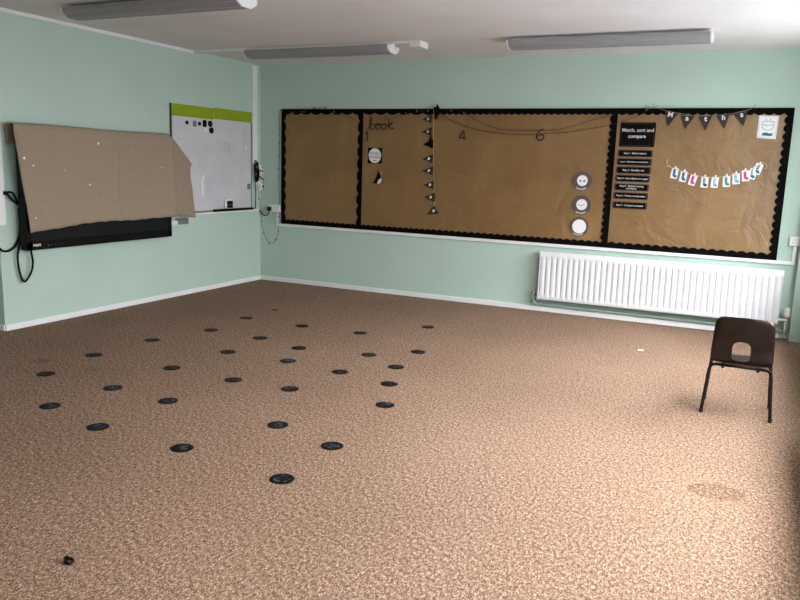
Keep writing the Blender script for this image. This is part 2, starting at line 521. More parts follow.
ZT, ZB = 2.088, .7235
def board(x0, x1, label, top, bot, left, right):
    t = thing('display_board', ((x0+x1)/2, 0, ZB), label, 'display board', 'display boards along the back wall')
    obj('backing_board', bx(x0, x1, -.014, 0, ZB, ZT), 'black', t)
    bm = bmesh.new()
    nx, nz = 14, 12
    g = [[bm.verts.new((x0+.0005+(x1-x0-.001)*i/nx, -.017, ZB+.01+(ZT-ZB-.02)*j/nz)) for j in range(nz+1)] for i in range(nx+1)]
    for i in range(nx):
        for j in range(nz): bm.faces.new((g[i][j], g[i+1][j], g[i+1][j+1], g[i][j+1]))
    for i in range(nx+1): pass
    p = obj('kraft_paper', bm, 'kraft', t)
    m = p.modifiers.new('s', 'SOLIDIFY'); m.thickness = .001
    for (kind, spec) in (('h', ('t',)+top), ('h', ('b',)+bot), ('v', ('l',)+left if left else None), ('v', ('r',)+right if right else None)):
        if spec is None: continue
        side, mean, amp, per = spec
        bm = bmesh.new()
        if side == 't': scallop(x0, x1, ZT, ZT-mean, amp, per, 'h', bm, .018, .0235)
        if side == 'b': scallop(x0, x1, ZB, ZB+mean, amp, per, 'h', bm, .018, .0235)
        if side == 'l': scallop(ZB+.001, ZT-.001, x0, x0+mean, amp, per, 'v', bm, .0185, .024)
        if side == 'r': scallop(ZB+.001, ZT-.001, x1, x1-mean, amp, per, 'v', bm, .0185, .024)
        obj('scalloped_border', bm, 'black', t)
    return t
board(.325, 1.434, 'narrow empty kraft paper display board nearest the room corner', (.054, .012, .138), (.052, .007, .068), (.052, .012, .135), (.052, .013, .135))
board(1.4345, 2.3165, 'kraft paper display board with cursive book lettering', (.054, .012, .138), (.052, .007, .068), None, None)
board(2.317, 4.2505, 'wide kraft paper display board with numbers 4 and 6', (.056, .007, .068), (.054, .008, .075), None, (.062, .011, .068))
board(4.251, 5.781, 'kraft paper maths display board above the radiator', (.056, .009, .082), (.055, .009, .085), None, (.062, .012, .072))
FB = .0195   # front of the paper

# cursive word and figures, cut from dark paper
def strokes(name, polys, r, label, cat):
    bm = bmesh.new()
    for p in polys: tube(bm, [(x, -FB-.004, z) for x, z in p], r, 6, True, 5)
    for v in bm.verts: v.co.y = -FB-.004+(v.co.y+FB+.004)*.45
    return tag(obj(name, bm, 'ink', None, True), label, cat)
bx0, bz = 1.49, 1.86
def b_(x, z): return (bx0+x, bz+z)
strokes('word_cutout', [
    [b_(0, .0), b_(.025, .03), b_(.04, .12), b_(.05, .125), b_(.045, .05), b_(.045, .005), b_(.075, .0), b_(.10, .03), b_(.09, .06), b_(.055, .055)],
    [b_(.095, .05), b_(.13, .05), b_(.15, .065), b_(.118, .06), b_(.112, .02), b_(.135, .0), b_(.16, .02), b_(.16, .05), b_(.145, .066), b_(.19, .055)],
    [b_(.19, .055), b_(.215, .066), b_(.19, .05), b_(.182, .02), b_(.205, .0), b_(.232, .02), b_(.232, .05), b_(.215, .066), b_(.255, .055)],
    [b_(.26, .0), b_(.265, .06), b_(.272, .118)], [b_(.268, .04), b_(.295, .075), b_(.305, .06), b_(.275, .042), b_(.305, .01), b_(.335, .015)],
    [b_(.31, .07), b_(.325, .085)]], .0055, "cursive word book cut from dark paper at the board top", 'lettering')
strokes('number_cutout', [[(1.476, 1.808), (1.490, 1.836), (1.491, 1.732)]], .008, 'dark handwritten figure one under the cursive word', 'number')
strokes('number_cutout', [[(2.668, 1.76), (2.655, 1.855), (2.612, 1.79), (2.612, 1.785), (2.688, 1.787)], ], .006, 'dark handwritten figure four beneath the left of the fairy lights', 'number')
strokes('number_cutout', [[(3.522, 1.885), (3.47, 1.85), (3.455, 1.80), (3.48, 1.772), (3.52, 1.78), (3.53, 1.81), (3.50, 1.83), (3.462, 1.805)]], .006, 'dark handwritten figure six beneath the middle of the fairy lights', 'number')

# square sign with a round label
t = thing('square_sign', (1.594, -FB, 1.484), 'black square card with white circle reading STORY SOUNDS', 'sign')
obj('card', slab(bmesh.new(), 'back', rrect(1.506, 1.686, 1.484, 1.658, .004), FB, FB+.003), 'chalkcard', t)
lc = obj('round_label', slab(bmesh.new(), 'back', disc_pts(1.596, 1.571, .080, .082), FB+.003, FB+.0045), 'paper', t)
obj('lettering', text_bm('STORY', 'back', 1.596, 1.592, .045, FB+.0045, FB+.006), 'sketch', lc)
obj('lettering', text_bm('SOUNDS', 'back', 1.596, 1.553, .040, FB+.0045, FB+.006), 'sketch', lc)
obj('underline', slab(bmesh.new(), 'back', rrect(1.575, 1.617, 1.512, 1.522, .002), FB+.0045, FB+.006), 'sketch', lc)

# little bird on a branch
t = thing('bird_cutout', (1.64, -FB, 1.22), 'small black and white bird cut-out on a branch', 'picture')
body = [(1.578, 1.262), (1.605, 1.30), (1.625, 1.345), (1.632, 1.375), (1.648, 1.388), (1.668, 1.384), (1.675, 1.37), (1.672, 1.345), (1.682, 1.32), (1.680, 1.29), (1.66, 1.265), (1.635, 1.258), (1.61, 1.262)]
obj('body', slab(bmesh.new(), 'back', body, FB, FB+.003), 'chalkcard', t)
obj('belly', slab(bmesh.new(), 'back', [(1.635, 1.262), (1.645, 1.295), (1.672, 1.32), (1.685, 1.322), (1.688, 1.295), (1.672, 1.268), (1.65, 1.256)], FB+.003, FB+.0045), 'paper', t)
obj('crest', slab(bmesh.new(), 'back', [(1.62, 1.385), (1.628, 1.41), (1.645, 1.42), (1.652, 1.402), (1.645, 1.386)], FB, FB+.003), 'cardred', t)
obj('beak', slab(bmesh.new(), 'back', [(1.668, 1.378), (1.697, 1.388), (1.672, 1.368)], FB+.003, FB+.0045), 'paper', t)
bm = bmesh.new(); tube(bm, [(1.475, -FB-.003, 1.215), (1.54, -FB-.003, 1.222), (1.60, -FB-.003, 1.248), (1.65, -FB-.003, 1.25)], .0035, 6)
tube(bm, [(1.50, -FB-.003, 1.222), (1.53, -FB-.003, 1.235)], .002, 6)
obj('branch', bm, 'branch', t, True)
bm = bmesh.new()
for du in (0, .018): tube(bm, [(1.652+du, -FB-.003, 1.262), (1.655+du, -FB-.003, 1.24), (1.67+du, -FB-.003, 1.237)], .003, 6)
obj('foot', bm, 'branch', t, True)

# hanging bunting with pennants pointing left
t = thing('bunting', (2.31, -FB, .93), 'bunting hanging vertically with black pennants beside the cursive board', 'bunting')
bm = bmesh.new(); tube(bm, [(2.30, -.03, 2.10), (2.302, -.026, 1.97), (2.312, -.025, 1.75), (2.322, -.025, 1.55), (2.336, -.025, 1.30), (2.35, -.025, 1.10), (2.352, -.025, 1.04)], .0022, 6)
obj('string', bm, 'twine', t, True)
pn = [(2.235, 1.978, .9, 'paleink'), (2.238, 1.845, .95, 'paleink'), (2.262, 1.712, 1., 'whiteink'), (2.262, 1.555, 1., 'whiteink'), (2.268, 1.425, 1.05, 'whiteink'), (2.288, 1.272, 1., 'whiteink'), (2.303, 1.138, 1.05, 'whiteink'), (2.345, .99, .95, 'whiteink')]
for i, (cx, cz, s, im) in enumerate(pn):
    bm = bmesh.new(); h = .048*s
    if i < 7: pts = [(cx-.075*s, cz-.005), (cx+.048*s, cz-h), (cx+.05*s, cz+h)]
    else: pts = [(cx-.07, cz-.045), (cx+.07, cz-.03), (cx+.005, cz+.06)]
    slab(bm, 'back', pts, .026+.0006*i, .029+.0006*i)
    p = obj('pennant', bm, 'greycard' if i != 2 else 'chalkcard', t)
    bm = bmesh.new(); slab(bm, 'back', [(cx-.012, cz-.016), (cx+.016, cz-.012), (cx+.02, cz+.012), (cx-.002, cz+.016)], .029+.0006*i, .0305+.0006*i)
    obj('letter_patch', bm, im, p)
bm = bmesh.new(); slab(bm, 'back', [(2.262, 1.75), (2.282, 1.835), (2.30, 1.74), (2.318, 1.69), (2.236, 1.69)], .031, .034)
obj('paper_figure', bm, 'chalkcard', t, label='black paper figure')

# black ribbon knot on top of the board
bm = bmesh.new()
ball(bm, (2.345, -.058, 2.075), .024, 2)
for a in ((2.318, 2.095), (2.372, 2.10), (2.352, 2.125)):
    tube(bm, [(2.345, -.058, 2.08), ((2.345+a[0])/2+.008, -.062, (2.08+a[1])/2), (a[0], -.055, a[1])], .011, 8)
tube(bm, [(2.345, -.055, 2.07), (2.338, -.054, 2.02), (2.348, -.052, 1.975)], .013, 8)
tube(bm, [(2.352, -.055, 2.07), (2.362, -.054, 2.03), (2.36, -.052, 2.00)], .009, 8)
tag(obj('ribbon_knot', bm, 'black', None, True), 'black ribbon knot at the board top where the hanging bunting starts', 'ribbon')

# fairy lights
def fairy(paths, label, step=.13, extra=None):
    P = [smooth_pts(p, 8) for p in paths]
    t = thing('string_lights', P[0][0], label, 'string lights')
    bm = bmesh.new()
    for p in P: tube(bm, p, .0024, 5, False)
    obj('wire', bm, 'wire', t, True)
    bm0 = bmesh.new(); ball(bm0, (0, 0, 0), .0075, 1)
    for v in bm0.verts: v.co.z *= 1.6
    first = None
    for p in P:
        acc = 0.
        for a, b in zip(p, p[1:]):
            acc += (b-a).length
            if acc > step:
                acc = 0.
                loc = b-WL[t]+Vector((random.uniform(-.008, .008), -.006, random.choice((-.012, .012))))
                if first is None:
                    bmq = bm0.copy()
                    for v in bmq.verts: v.co += WL[t]
                    first = obj('bulb', bmq, 'copper', t, True); first.location = loc
                else:
                    c = first.copy(); C.objects.link(c); c.parent = t; c.location = loc
    bm0.free()
y = -.034
fairy([[(.035, -.10, 1.17), (.038, -.07, 1.0), (.042, -.05, .87), (.055, -.036, .70), (.09, -.024, .55), (.16, -.02, .47), (.24, -.024, .50), (.285, -.032, .58), (.300, -.034, .72), (.303, -.03, .95), (.298, -.03, 1.3), (.303, -.03, 1.7), (.302, -.03, 2.04), (.36, -.034, 2.075), (.55, y, 2.05), (.75, y, 2.085), (.92, y, 2.10), (1.04, y, 2.05), (1.20, y, 2.01), (1.34, y, 1.965)],
       [(1.70, y, 1.965), (1.80, y, 1.985), (1.88, y, 2.0), (1.94, y, 2.02), (2.1, y, 2.05), (2.30, y-.01, 2.085)]],
      'fairy lights looping from the corner power strip up the board edge')
fairy([[(2.36, y-.006, 2.06), (2.434, y, 2.002), (2.668, y, 1.906), (2.925, y, 1.853), (3.26, y, 1.824), (3.609, y, 1.842), (3.825, y, 1.862), (4.046, y, 1.898), (4.173, y, 1.925), (4.278, y, 1.956), (4.37, y, 1.985), (4.478, y, 2.032), (4.53, y, 2.07)],
       [(2.37, y-.006, 2.085), (2.60, y, 2.07), (2.722, y, 2.016), (2.831, y, 1.949), (3.04, y, 1.882), (3.272, y, 1.868), (3.592, y, 1.873), (3.781, y, 1.901), (4.025, y, 1.98), (4.154, y, 2.006), (4.22, y, 2.03)]],
      'fairy lights swagged in two curves above the figures 4 and 6')

# three round cards
for cx, cz, ri, kind, lab in ((3.951, 1.376, .053, 0, 'topmost of three round grey cards, two marks on white centre'),
                              (3.962, 1.136, .054, 1, 'middle of three round grey cards, scribble on white centre'),
                              (3.953, .915, .070, 2, 'lowest of three round grey cards, large plain white centre')):
    t = thing('round_card', (cx, -FB, cz-.1), lab, 'card', 'round grey cards on the wide board')
    obj('disc', slab(bmesh.new(), 'back', disc_pts(cx, cz, .098, n=40), FB, FB+.003), 'disccard', t)
    ce = obj('white_centre', slab(bmesh.new(), 'back', disc_pts(cx+.004, cz+.004, ri, ri*1.02), FB+.003, FB+.0045), 'paper', t)
    if kind == 0:
        for du in (-.02, .018):
            obj('mark', slab(bmesh.new(), 'back', disc_pts(cx+.004+du, cz, .009, .011, 10), FB+.0045, FB+.006), 'chalkedge', ce)
    if kind == 1:
        bm = bmesh.new(); tube(bm, [(cx-.03, -FB-.005, cz+.008), (cx-.01, -FB-.005, cz-.006), (cx+.012, -FB-.005, cz-.002), (cx+.034, -FB-.005, cz+.012)], .003, 5)
        obj('mark', bm, 'sketch', ce)
    bm = bmesh.new()
    for k in range(7):      # curved caption, too small to read
        a = -PI/2+(k-3)*.19
        u, v = cx-.002+.083*math.cos(a), cz+.083*math.sin(a)
        slab(bm, 'back', rrect(u-.0055, u+.0055, v-.005, v+.005, .002, 2), FB+.003, FB+.0042)
    obj('caption', bm, 'whiteink', t)

# title card and seven step strips
t = thing('title_card', (4.453, -FB, 1.722), 'black chalkboard card reading Match, sort and compare', 'sign')
obj('card', slab(bmesh.new(), 'back', rrect(4.284, 4.616, 1.722, 1.955, .016), FB, FB+.003), 'chalkcard', t)
bm = bmesh.new()
for (a, b, c, d) in ((4.31, 4.59, 1.940, 1.946), (4.31, 4.59, 1.731, 1.737)):
    n = 12
    for k in range(n): slab(bm, 'back', rrect(a+(b-a)*(k+.15)/n, a+(b-a)*(k+.8)/n, c, d, .002, 2), FB+.003, FB+.0038)
for (a, b) in ((4.293, 4.299), (4.601, 4.607)):
    n = 9
    for k in range(n): slab(bm, 'back', rrect(a, b, 1.745+.19*(k+.15)/n, 1.745+.19*(k+.8)/n, .002, 2), FB+.003, FB+.0038)
obj('chalk_border', bm, 'chalkedge', t)
obj('lettering', text_bm('Match, sort and', 'back', 4.452, 1.880, .047, FB+.003, FB+.0045, .0002), 'whiteink', t)
obj('lettering', text_bm('compare', 'back', 4.448, 1.822, .047, FB+.003, FB+.0045, .0002), 'whiteink', t)
steps = [('Step 1 - Match objects', 1.660), ('Step 2 - Match pictures and objects', 1.578), ('Step 3 - Identify a set', 1.498), ('Step 4 - Sort objects to a type', 1.418),
         ('Step 5 - Explore sorting\ntechniques', 1.333), ('Step 6 - Create sorting rules', 1.249), ('Step 7 - Compare amounts', 1.156)]
for i, (s, z) in enumerate(steps):
    cx = 4.444-.0018*i
    t = thing('step_strip', (cx, -FB, z-.034), 'small black strip reading '+s.replace('\n', ' '), 'sign', 'step strips below the title card')
    obj('strip', slab(bmesh.new(), 'back', rrect(cx-.165, cx+.165, z-.034, z+.034, .014), FB, FB+.003), 'chalkedge', t)
    f = obj('face', slab(bmesh.new(), 'back', rrect(cx-.150, cx+.150, z-.026, z+.026, .010), FB+.003, FB+.0042), 'chalkcard', t)
    if '\n' in s:
        obj('lettering', text_bm(s.split('\n')[0], 'back', cx, z+.011, .0235, FB+.0042, FB+.0055, .0001), 'whiteink', t)
        obj('lettering', text_bm(s.split('\n')[1], 'back', cx, z-.012, .0235, FB+.0042, FB+.0055, .0001), 'whiteink', t)
    else:
        obj('lettering', text_bm(s, 'back', cx, z, .0235 if len(s) < 32 else .0185, FB+.0042, FB+.0055, .0001), 'whiteink', t)

# Maths bunting
t = thing('bunting', (5.0, -FB, 1.88), 'bunting spelling Maths on grey triangles along the board top', 'bunting')
bm = bmesh.new()
tube(bm, [(4.50, -.03, 2.095), (4.55, -.034, 2.088), (4.63, -.034, 2.084), (4.684, -.034, 2.066), (4.80, -.033, 2.042), (4.95, -.033, 2.018), (5.05, -.033, 2.015), (5.138, -.033, 2.021), (5.26, -.033, 2.034), (5.40, -.034, 2.069), (5.44, -.034, 2.09), (5.46, -.032, 2.12)], .0022, 6)
for dx, dz in ((-.05, -.02), (-.06, .03), (.02, .045), (.05, .02)):
    tube(bm, [(4.56, -.034, 2.085), (4.56+dx*.6, -.038, 2.09+dz*.4), (4.56+dx, -.036, 2.085+dz)], .0028, 6)
obj('string', bm, 'sketch', t, True)
tri = [('M', (4.684, 2.064), (4.807, 2.040), (4.724, 1.919), -.16), ('a', (4.833, 2.019), (4.954, 2.013), (4.880, 1.896), .0), ('t', (4.990, 2.013), (5.108, 2.017), (5.058, 1.882), .02),
       ('h', (5.138, 2.020), (5.253, 2.029), (5.222, 1.899), .08), ('s', (5.282, 2.036), (5.401, 2.067), (5.381, 1.924), .2)]
for i, (ch, a, b, c, r) in enumerate(tri):
    p = obj('pennant', slab(bmesh.new(), 'back', [a, c, b], .0255+.0004*i, .0285+.0004*i), 'greycard', t)
    cu, cv = (a[0]+b[0]+c[0])/3, (a[1]+b[1]+c[1])/3+.018
    obj('letter', text_bm(ch, 'back', cu, cv, .066, .0285+.0004*i, .030+.0004*i, .0015, rot=r), 'whiteink', p)

# poster at the top right
FP = .0195
t = thing('poster', (5.58, -FP, 1.815), 'small white poster with dotted edge in the top right board corner', 'poster')
q = [(5.500, 2.021), (5.661, 2.018), (5.656, 1.812), (5.499, 1.824)]
obj('sheet', slab(bmesh.new(), 'back', q[::-1], FP, FP+.002), 'paper', t)
bm = bmesh.new()
for k in range(44):
    s_ = k/11
    i = int(s_); f = s_-i
    a, b = q[i % 4], q[(i+1) % 4]
    u, v = a[0]+(b[0]-a[0])*f, a[1]+(b[1]-a[1])*f
    u = u+(5.579-u)*.09; v = v+(1.922-v)*.09
    slab(bm, 'back', disc_pts(u, v, .0034, n=6), FP+.002, FP+.003)
obj('dotted_border', bm, 'sketch', t)
bm = bmesh.new()
def ln(bm, pts, r=.0022): tube(bm, [(u, -FP-.003, v) for u, v in pts], r, 5)
ln(bm, [(5.532, 1.965), (5.536, 1.915), (5.560, 1.895), (5.60, 1.895), (5.622, 1.915), (5.628, 1.965)])
ln(bm, [(5.532, 1.965), (5.58, 1.972), (5.628, 1.965)]); ln(bm, [(5.555, 2.0), (5.562, 1.98)]); ln(bm, [(5.60, 2.002), (5.595, 1.98)])
ln(bm, [(5.54, 1.94), (5.58, 1.932), (5.62, 1.94)])
obj('drawing', bm, 'sketch', t, True)
obj('teal_patch', slab(bmesh.new(), 'back', [(5.535, 1.845), (5.545, 1.868), (5.575, 1.872), (5.60, 1.862), (5.622, 1.866), (5.628, 1.845), (5.60, 1.84)], FP+.002, FP+.003), 'teal', t)

# sock washing line
t = thing('washing_line', (5.18, -FB, 1.45), 'little curved string with knotted ends holding paper sock cards', 'string')
bm = bmesh.new()
lp = [(4.749, 1.568), (4.787, 1.535), (4.83, 1.524), (4.91, 1.497), (5.0, 1.472), (5.10, 1.458), (5.19, 1.457), (5.29, 1.468), (5.37, 1.492), (5.45, 1.524), (5.50, 1.548), (5.545, 1.585), (5.575, 1.605)]
tube(bm, [(u, -.0285, v) for u, v in lp], .003, 6)
tube(bm, [(4.787, -.0285, 1.535), (4.765, -.03, 1.545), (4.74, -.0285, 1.545)], .004, 6); tube(bm, [(4.749, -.0285, 1.568), (4.745, -.03, 1.59), (4.752, -.0285, 1.61)], .004, 6)
tube(bm, [(5.575, -.0285, 1.605), (5.60, -.03, 1.59), (5.61, -.0285, 1.56), (5.59, -.0285, 1.548)], .003, 6)
obj('string', bm, 'twine', t, True)
cards = [(4.823, 1.482, -.12, 'blue', 'first sock card from the left, blue sock'), (4.906, 1.454, -.14, 'blue', 'second sock card from the left, blue sock'), (4.992, 1.424, -.25, 'pink', 'third sock card from the left, pink sock'),
         (5.098, 1.408, -.03, 'navy', 'fourth sock card from the left, dark teal sock'), (5.187, 1.410, -.06, 'sky', 'fifth sock card from the left, pale blue sock'), (5.287, 1.422, .06, 'green', 'sixth sock card from the left, green sock'),
         (5.367, 1.450, .10, 'sky', 'seventh sock card from the left, pale blue sock'), (5.443, 1.480, .12, 'pink', 'eighth sock card from the left, pink sock'), (5.500, 1.500, -.18, 'teal', 'ninth sock card from the left, overlapped teal sock'),
         (5.540, 1.545, -.30, 'teal', 'tenth and rightmost sock card, large teal sock')]
sock = [(-.008, .040), (.014, .040), (.013, .004), (.010, -.022), (-.006, -.036), (-.024, -.032), (-.024, -.018), (-.008, -.006)]
order = ['first', 'second', 'third', 'fourth', 'fifth', 'sixth', 'seventh', 'eighth', 'ninth', 'tenth']
for i, (cu, cv, r, mm, lab) in enumerate(cards):
    c, s = math.cos(r), math.sin(r)
    R = lambda u, v: (cu+u*c-v*s, cv+u*s+v*c)
    D = .0205+(.0022 if i == 9 else 0)+(.001 if i % 2 else 0)
    t = thing('sock_card', (cu, -D, cv-.05), lab, 'card', 'sock cards on the washing line')
    obj('card', slab(bmesh.new(), 'back', [R(u, v) for u, v in rrect(-.031, .031, -.050, .050, .006, 3)], D, D+.0015), 'paper', t)
    f = -1 if i in (2, 7) else -1
    so = obj('sock', slab(bmesh.new(), 'back', [R((u+.004)*-f*-1*1.12+.003, v*1.02-.003) for u, v in sock], D+.0015, D+.0025), mm, t)
    if mm in ('sky', 'navy', 'teal'):
        bm = bmesh.new()
        for k in range(3): slab(bm, 'back', [R(u, v+.018*k-.012) for u, v in ((-.012, 0), (.008, .004), (.008, .009), (-.012, .005))], D+.0025, D+.0032)
        obj('stripe', bm, 'paper', so)
    top = R(0, .052)
    tag(obj('peg', bx(top[0]-.007, top[0]+.007, -D-.009, -D+.0005, top[1]-.014, top[1]+.016, .002), 'whiteink'), 'white mini peg on the %s sock card from the left' % order[i], 'peg', 'mini pegs on the washing line')

# ------------------------------------------------------------------ radiator
RX0, RX1, RZ0, RZ1 = 3.594, 5.855, .143, .643
t = thing('radiator', ((RX0+RX1)/2, -.07, 0), 'white ribbed panel radiator under the display boards', 'radiator')
bm = bmesh.new()
NR = 40; pit = (RX1-RX0-.02)/NR
cols = []
for k in range(NR):
    x = RX0+.01+k*pit
    for f, d in ((0, 0.), (.10, .35), (.22, .9), (.34, 1.), (.66, 1.), (.78, .9), (.90, .35)): cols.append((x+f*pit, d))
cols.append((RX1-.01, 0.))
cols = [(RX0, .6), (RX0+.004, .9)]+cols+[(RX1-.004, .9), (RX1, .6)]
rows = [(RZ0, None, .010), (RZ0+.004, None, .014), (RZ0+.036, None, .014), (RZ0+.046, 1, 0), (RZ0+.060, 1, 0), (RZ1-.082, 1, 0), (RZ1-.068, 1, 0), (RZ1-.055, None, .014), (RZ1-.004, None, .014), (RZ1, None, .010)]
g = []
for j, (z, rib, flat) in enumerate(rows):
    line = []
    for x, d in cols:
        dep = (.016*d if rib else flat)
        if j in (3, 6): dep = .55*.014+.45*.016*d
        line.append(bm.verts.new((x, -.100-dep, z)))
    g.append(line)
for j in range(len(rows)-1):
    for i in range(len(cols)-1): bm.faces.new((g[j][i], g[j][i+1], g[j+1][i+1], g[j+1][i]))
fp = obj('front_panel', bm, 'radwhite', t, True, auto=math.radians(50))
obj('back_panel', bx(RX0+.01, RX1-.01, -.052, -.044, RZ0, RZ1-.02), 'radwhite', t)
for xa in (RX0, RX1-.004):
    obj('side_panel', bx(xa, xa+.004, -.102, -.042, RZ0+.004, RZ1, .001), 'radwhite', t)
bm = bmesh.new()
box(bm, RX0, RX1, -.104, -.042, RZ1-.004, RZ1, .001)
for k in range(60):
    x = RX0+.03+k*(RX1-RX0-.06)/59
    box(bm, x-.004, x+.004, -.092, -.052, RZ1-.001, RZ1+.0015)
obj('top_grille', bm, 'radwhite', t)
bm = bmesh.new()
for x in (RX0+.35, RX1-.35): box(bm, x-.02, x+.02, -.05, 0, RZ0+.05, RZ1-.1)
obj('bracket', bm, 'radwhite', t)
bm = bmesh.new(); cyl(bm, (RX1-.01, -.075, .185), (5.915, -.075, .185), .012); cyl(bm, (5.915, -.075, .05), (5.915, -.075, .20), .0085); ball(bm, (5.915, -.075, .185), .017, 2)
obj('valve', bm, 'whiteplastic', t, True)
bm = bmesh.new()
cyl(bm, (5.918, -.078, .212), (5.918, -.078, .225), .018); cyl(bm, (5.918, -.078, .222), (5.918, -.078, .295), .030, 20); cyl(bm, (5.918, -.078, .295), (5.918, -.078, .302), .026, 20)
obj('thermostat_head', bm, 'whiteplastic', t, True, auto=.8)
bm = bmesh.new(); cyl(bm, (RX0+.01, -.075, .185), (3.54, -.075, .185), .012); ball(bm, (3.54, -.075, .185), .018, 2); cyl(bm, (3.54, -.075, .185), (3.54, -.075, .215), .014)
obj('valve', bm, 'chrome', t, True)
bm = bmesh.new(); tube(bm, [(3.54, -.075, .18), (3.545, -.073, .13), (3.565, -.055, .09), (3.62, -.045, .078)], .0085, 8)
tube(bm, [(3.60, -.045, .078), (4.6, -.045, .078), (5.87, -.045, .078), (5.905, -.06, .10), (5.915, -.075, .17)], .0085, 8)
obj('pipe', bm, 'pipe', t, True)
bm = bmesh.new(); tube(bm, [(3.515, -.03, .06), (3.53, -.032, .098), (3.60, -.033, .105), (4.6, -.033, .105), (5.85, -.033, .105)], .0075, 8)
obj('pipe', bm, 'pipe', t, True)

# ------------------------------------------------------------------ sockets, plugs, power strip
def socket(x0, x1, z0, z1, label, gangs):
    t = thing('wall_socket', ((x0+x1)/2, 0, z0), label, 'socket')
    obj('back_box', bx(x0, x1, -.032, 0, z0, z1, .004), 'whiteplastic', t)
    obj('face_plate', bx(x0+.002, x1-.002, -.041, -.032, z0+.002, z1-.002, .004), 'whiteplastic', t)
    for k in range(gangs):
        c = x0+(x1-x0)*(k+.5)/gangs
        obj('rocker_switch', bx(c-.008, c+.008, -.046, -.040, z1-.026, z1-.010, .002), 'whiteplastic', t)
        bm = bmesh.new()
        for du, dz in ((0, -.03), (-.011, -.055), (.011, -.055)): box(bm, c+du-.003, c+du+.003, -.042, -.0405, z1+dz-.006, z1+dz+.002)
        obj('pin_holes', bm, 'greyplate', t)
    return t
socket(.15, .315, .858, .952, 'white double wall socket with black plug, near the room corner', 2)
socket(5.866, 5.955, .866, .953, 'white wall socket between the maths board and the pillar', 1)
t = thing('power_plug', (.175, -.05, .87), 'black plug in the corner socket with cord running to the corner', 'plug')
bm = bmesh.new(); box(bm, .152, .202, -.078, -.041, .872, .922, .012, 3)
obj('plug_body', bm, 'blackplastic', t, True, auto=.7)
bm = bmesh.new(); tube(bm, [(.178, -.066, .872), (.170, -.06, .845), (.13, -.05, .812), (.08, -.04, .815), (.035, -.03, .845), (.012, -.035, .862)], .0065, 8)
obj('cord', bm, 'cable', t, True)

t = thing('power_strip', (.02, -.055, 1.11), 'white vertical power strip with adapters at the room corner', 'power strip')
obj('body', bx(0, .034, -.085, -.015, 1.115, 1.425, .006), 'whiteplastic', t)
for z in (1.165, 1.255, 1.345):
    obj('adapter', bx(.034, .066, -.078, -.026, z-.032, z+.032, .008), 'whiteplastic', t)
bm = bmesh.new()
tube(bm, [(.06, -.05, 1.36), (.085, -.07, 1.345), (.07, -.12, 1.36)], .006, 8)
tube(bm, [(.066, -.05, 1.26), (.09, -.06, 1.24), (.075, -.11, 1.29)], .006, 8)
tube(bm, [(.066, -.05, 1.17), (.09, -.06, 1.15), (.06, -.03, 1.19)], .005, 8)
obj('lead', bm, 'cable', t, True)
bm = bmesh.new()
for k in range(7):
    a = random.random()*6
    c = Vector((.04+.008*math.sin(a), -.135+.008*math.cos(a), 1.33+.012*(k-3)))
    pts = [(c.x+.012*math.sin(q*PI/3+a), c.y+.024*math.cos(q*PI/3), c.z+(.075+.006*k)*math.sin(q*PI/3)) for q in range(8)]
    tube(bm, pts, .0055, 6)
tube(bm, [(.03, -.14, 1.25), (.03, -.145, 1.18), (.025, -.13, 1.12), (.02, -.12, 1.05), (.016, -.12, .89)], .005, 6)
tag(obj('coiled_cable', bm, 'cable', None, True), 'bunched black cable beside the power strip in the corner', 'cable')

# ------------------------------------------------------------------ whiteboard on the side wall
t = thing('whiteboard', (0, -.88, .89), 'white magnetic whiteboard with lime green strips along its top', 'whiteboard')
W0, W1, WZ0, WZ1 = -1.565, -.20, .895, 2.03
obj('writing_surface', bx(0, .016, W0, W1, WZ0, WZ1), 'wboard', t)
bm = bmesh.new()
for a in ((W0-.008, W0+.012, WZ0, WZ1), (W1-.012, W1+.006, WZ0, 1.915), (W0, W1, WZ0-.008, WZ0+.010)):
    box(bm, 0, .021, *a, .002)
obj('frame', bm, 'alu', t)
obj('green_strip', bx(.016, .020, W0+.012, -.897, 1.905, 2.028), 'lime', t)
obj('green_strip', bx(.016, .020, -.889, W1+.004, 1.915, 2.036), 'lime', t)
obj('top_edge', bx(.016, .0215, W0-.010, W0-.001, WZ0, 2.03), 'blackplastic', t)
obj('pen_tray', bx(.0215, .062, -.93, -.215, .8868, .914, .003), 'blackplastic', t)
bm = bmesh.new()
ring_slab(bm, 'left', -.665, 1.61, .050, .056, .016, .0168, 28)
ring_slab(bm, 'left', -.65, 1.60, .028, .034, .016, .0168, 20)
for k in range(16):
    a, b = random.uniform(-1.25, -.8), random.uniform(1.3, 1.72)
    tube(bm, [(.0165, a, b), (.0165, a+.05, b+.045), (.0165, a+.10, b+.07)], .0012, 4)
obj('marker_drawing', bm, 'smudge', t)
def magnet(y, z, r, mm, label, square=False):
    if square: bm = slab(bmesh.new(), 'left', rrect(y-r, y+r, z-r*1.2, z+r*1.2, r*.3), .016, .022)
    else: bm = slab(bmesh.new(), 'left', disc_pts(y, z, r, n=20), .016, .026)
    tag(obj('magnet', bm, mm), label, 'magnet', 'magnets on the whiteboard')
magnet(-1.33, 1.846, .020, 'blackplastic', 'black round magnet, leftmost in the top row on the whiteboard')
magnet(-1.205, 1.842, .026, 'greyplate', 'grey square magnet, second in the top row on the whiteboard', True)
magnet(-1.13, 1.846, .020, 'screen', 'small dark magnet, third in the top row on the whiteboard')
magnet(-1.045, 1.853, .030, 'blackplastic', 'black square magnet, fourth in the top row on the whiteboard', True)
magnet(-.955, 1.856, .034, 'screen', 'large dark round magnet, rightmost in the top row on the whiteboard')
magnet(-.935, 1.786, .034, 'blackplastic', 'black round magnet just below the top row on the whiteboard')
magnet(-1.037, 1.786, .028, 'whiteplastic', 'white round magnet just below the top row on the whiteboard')
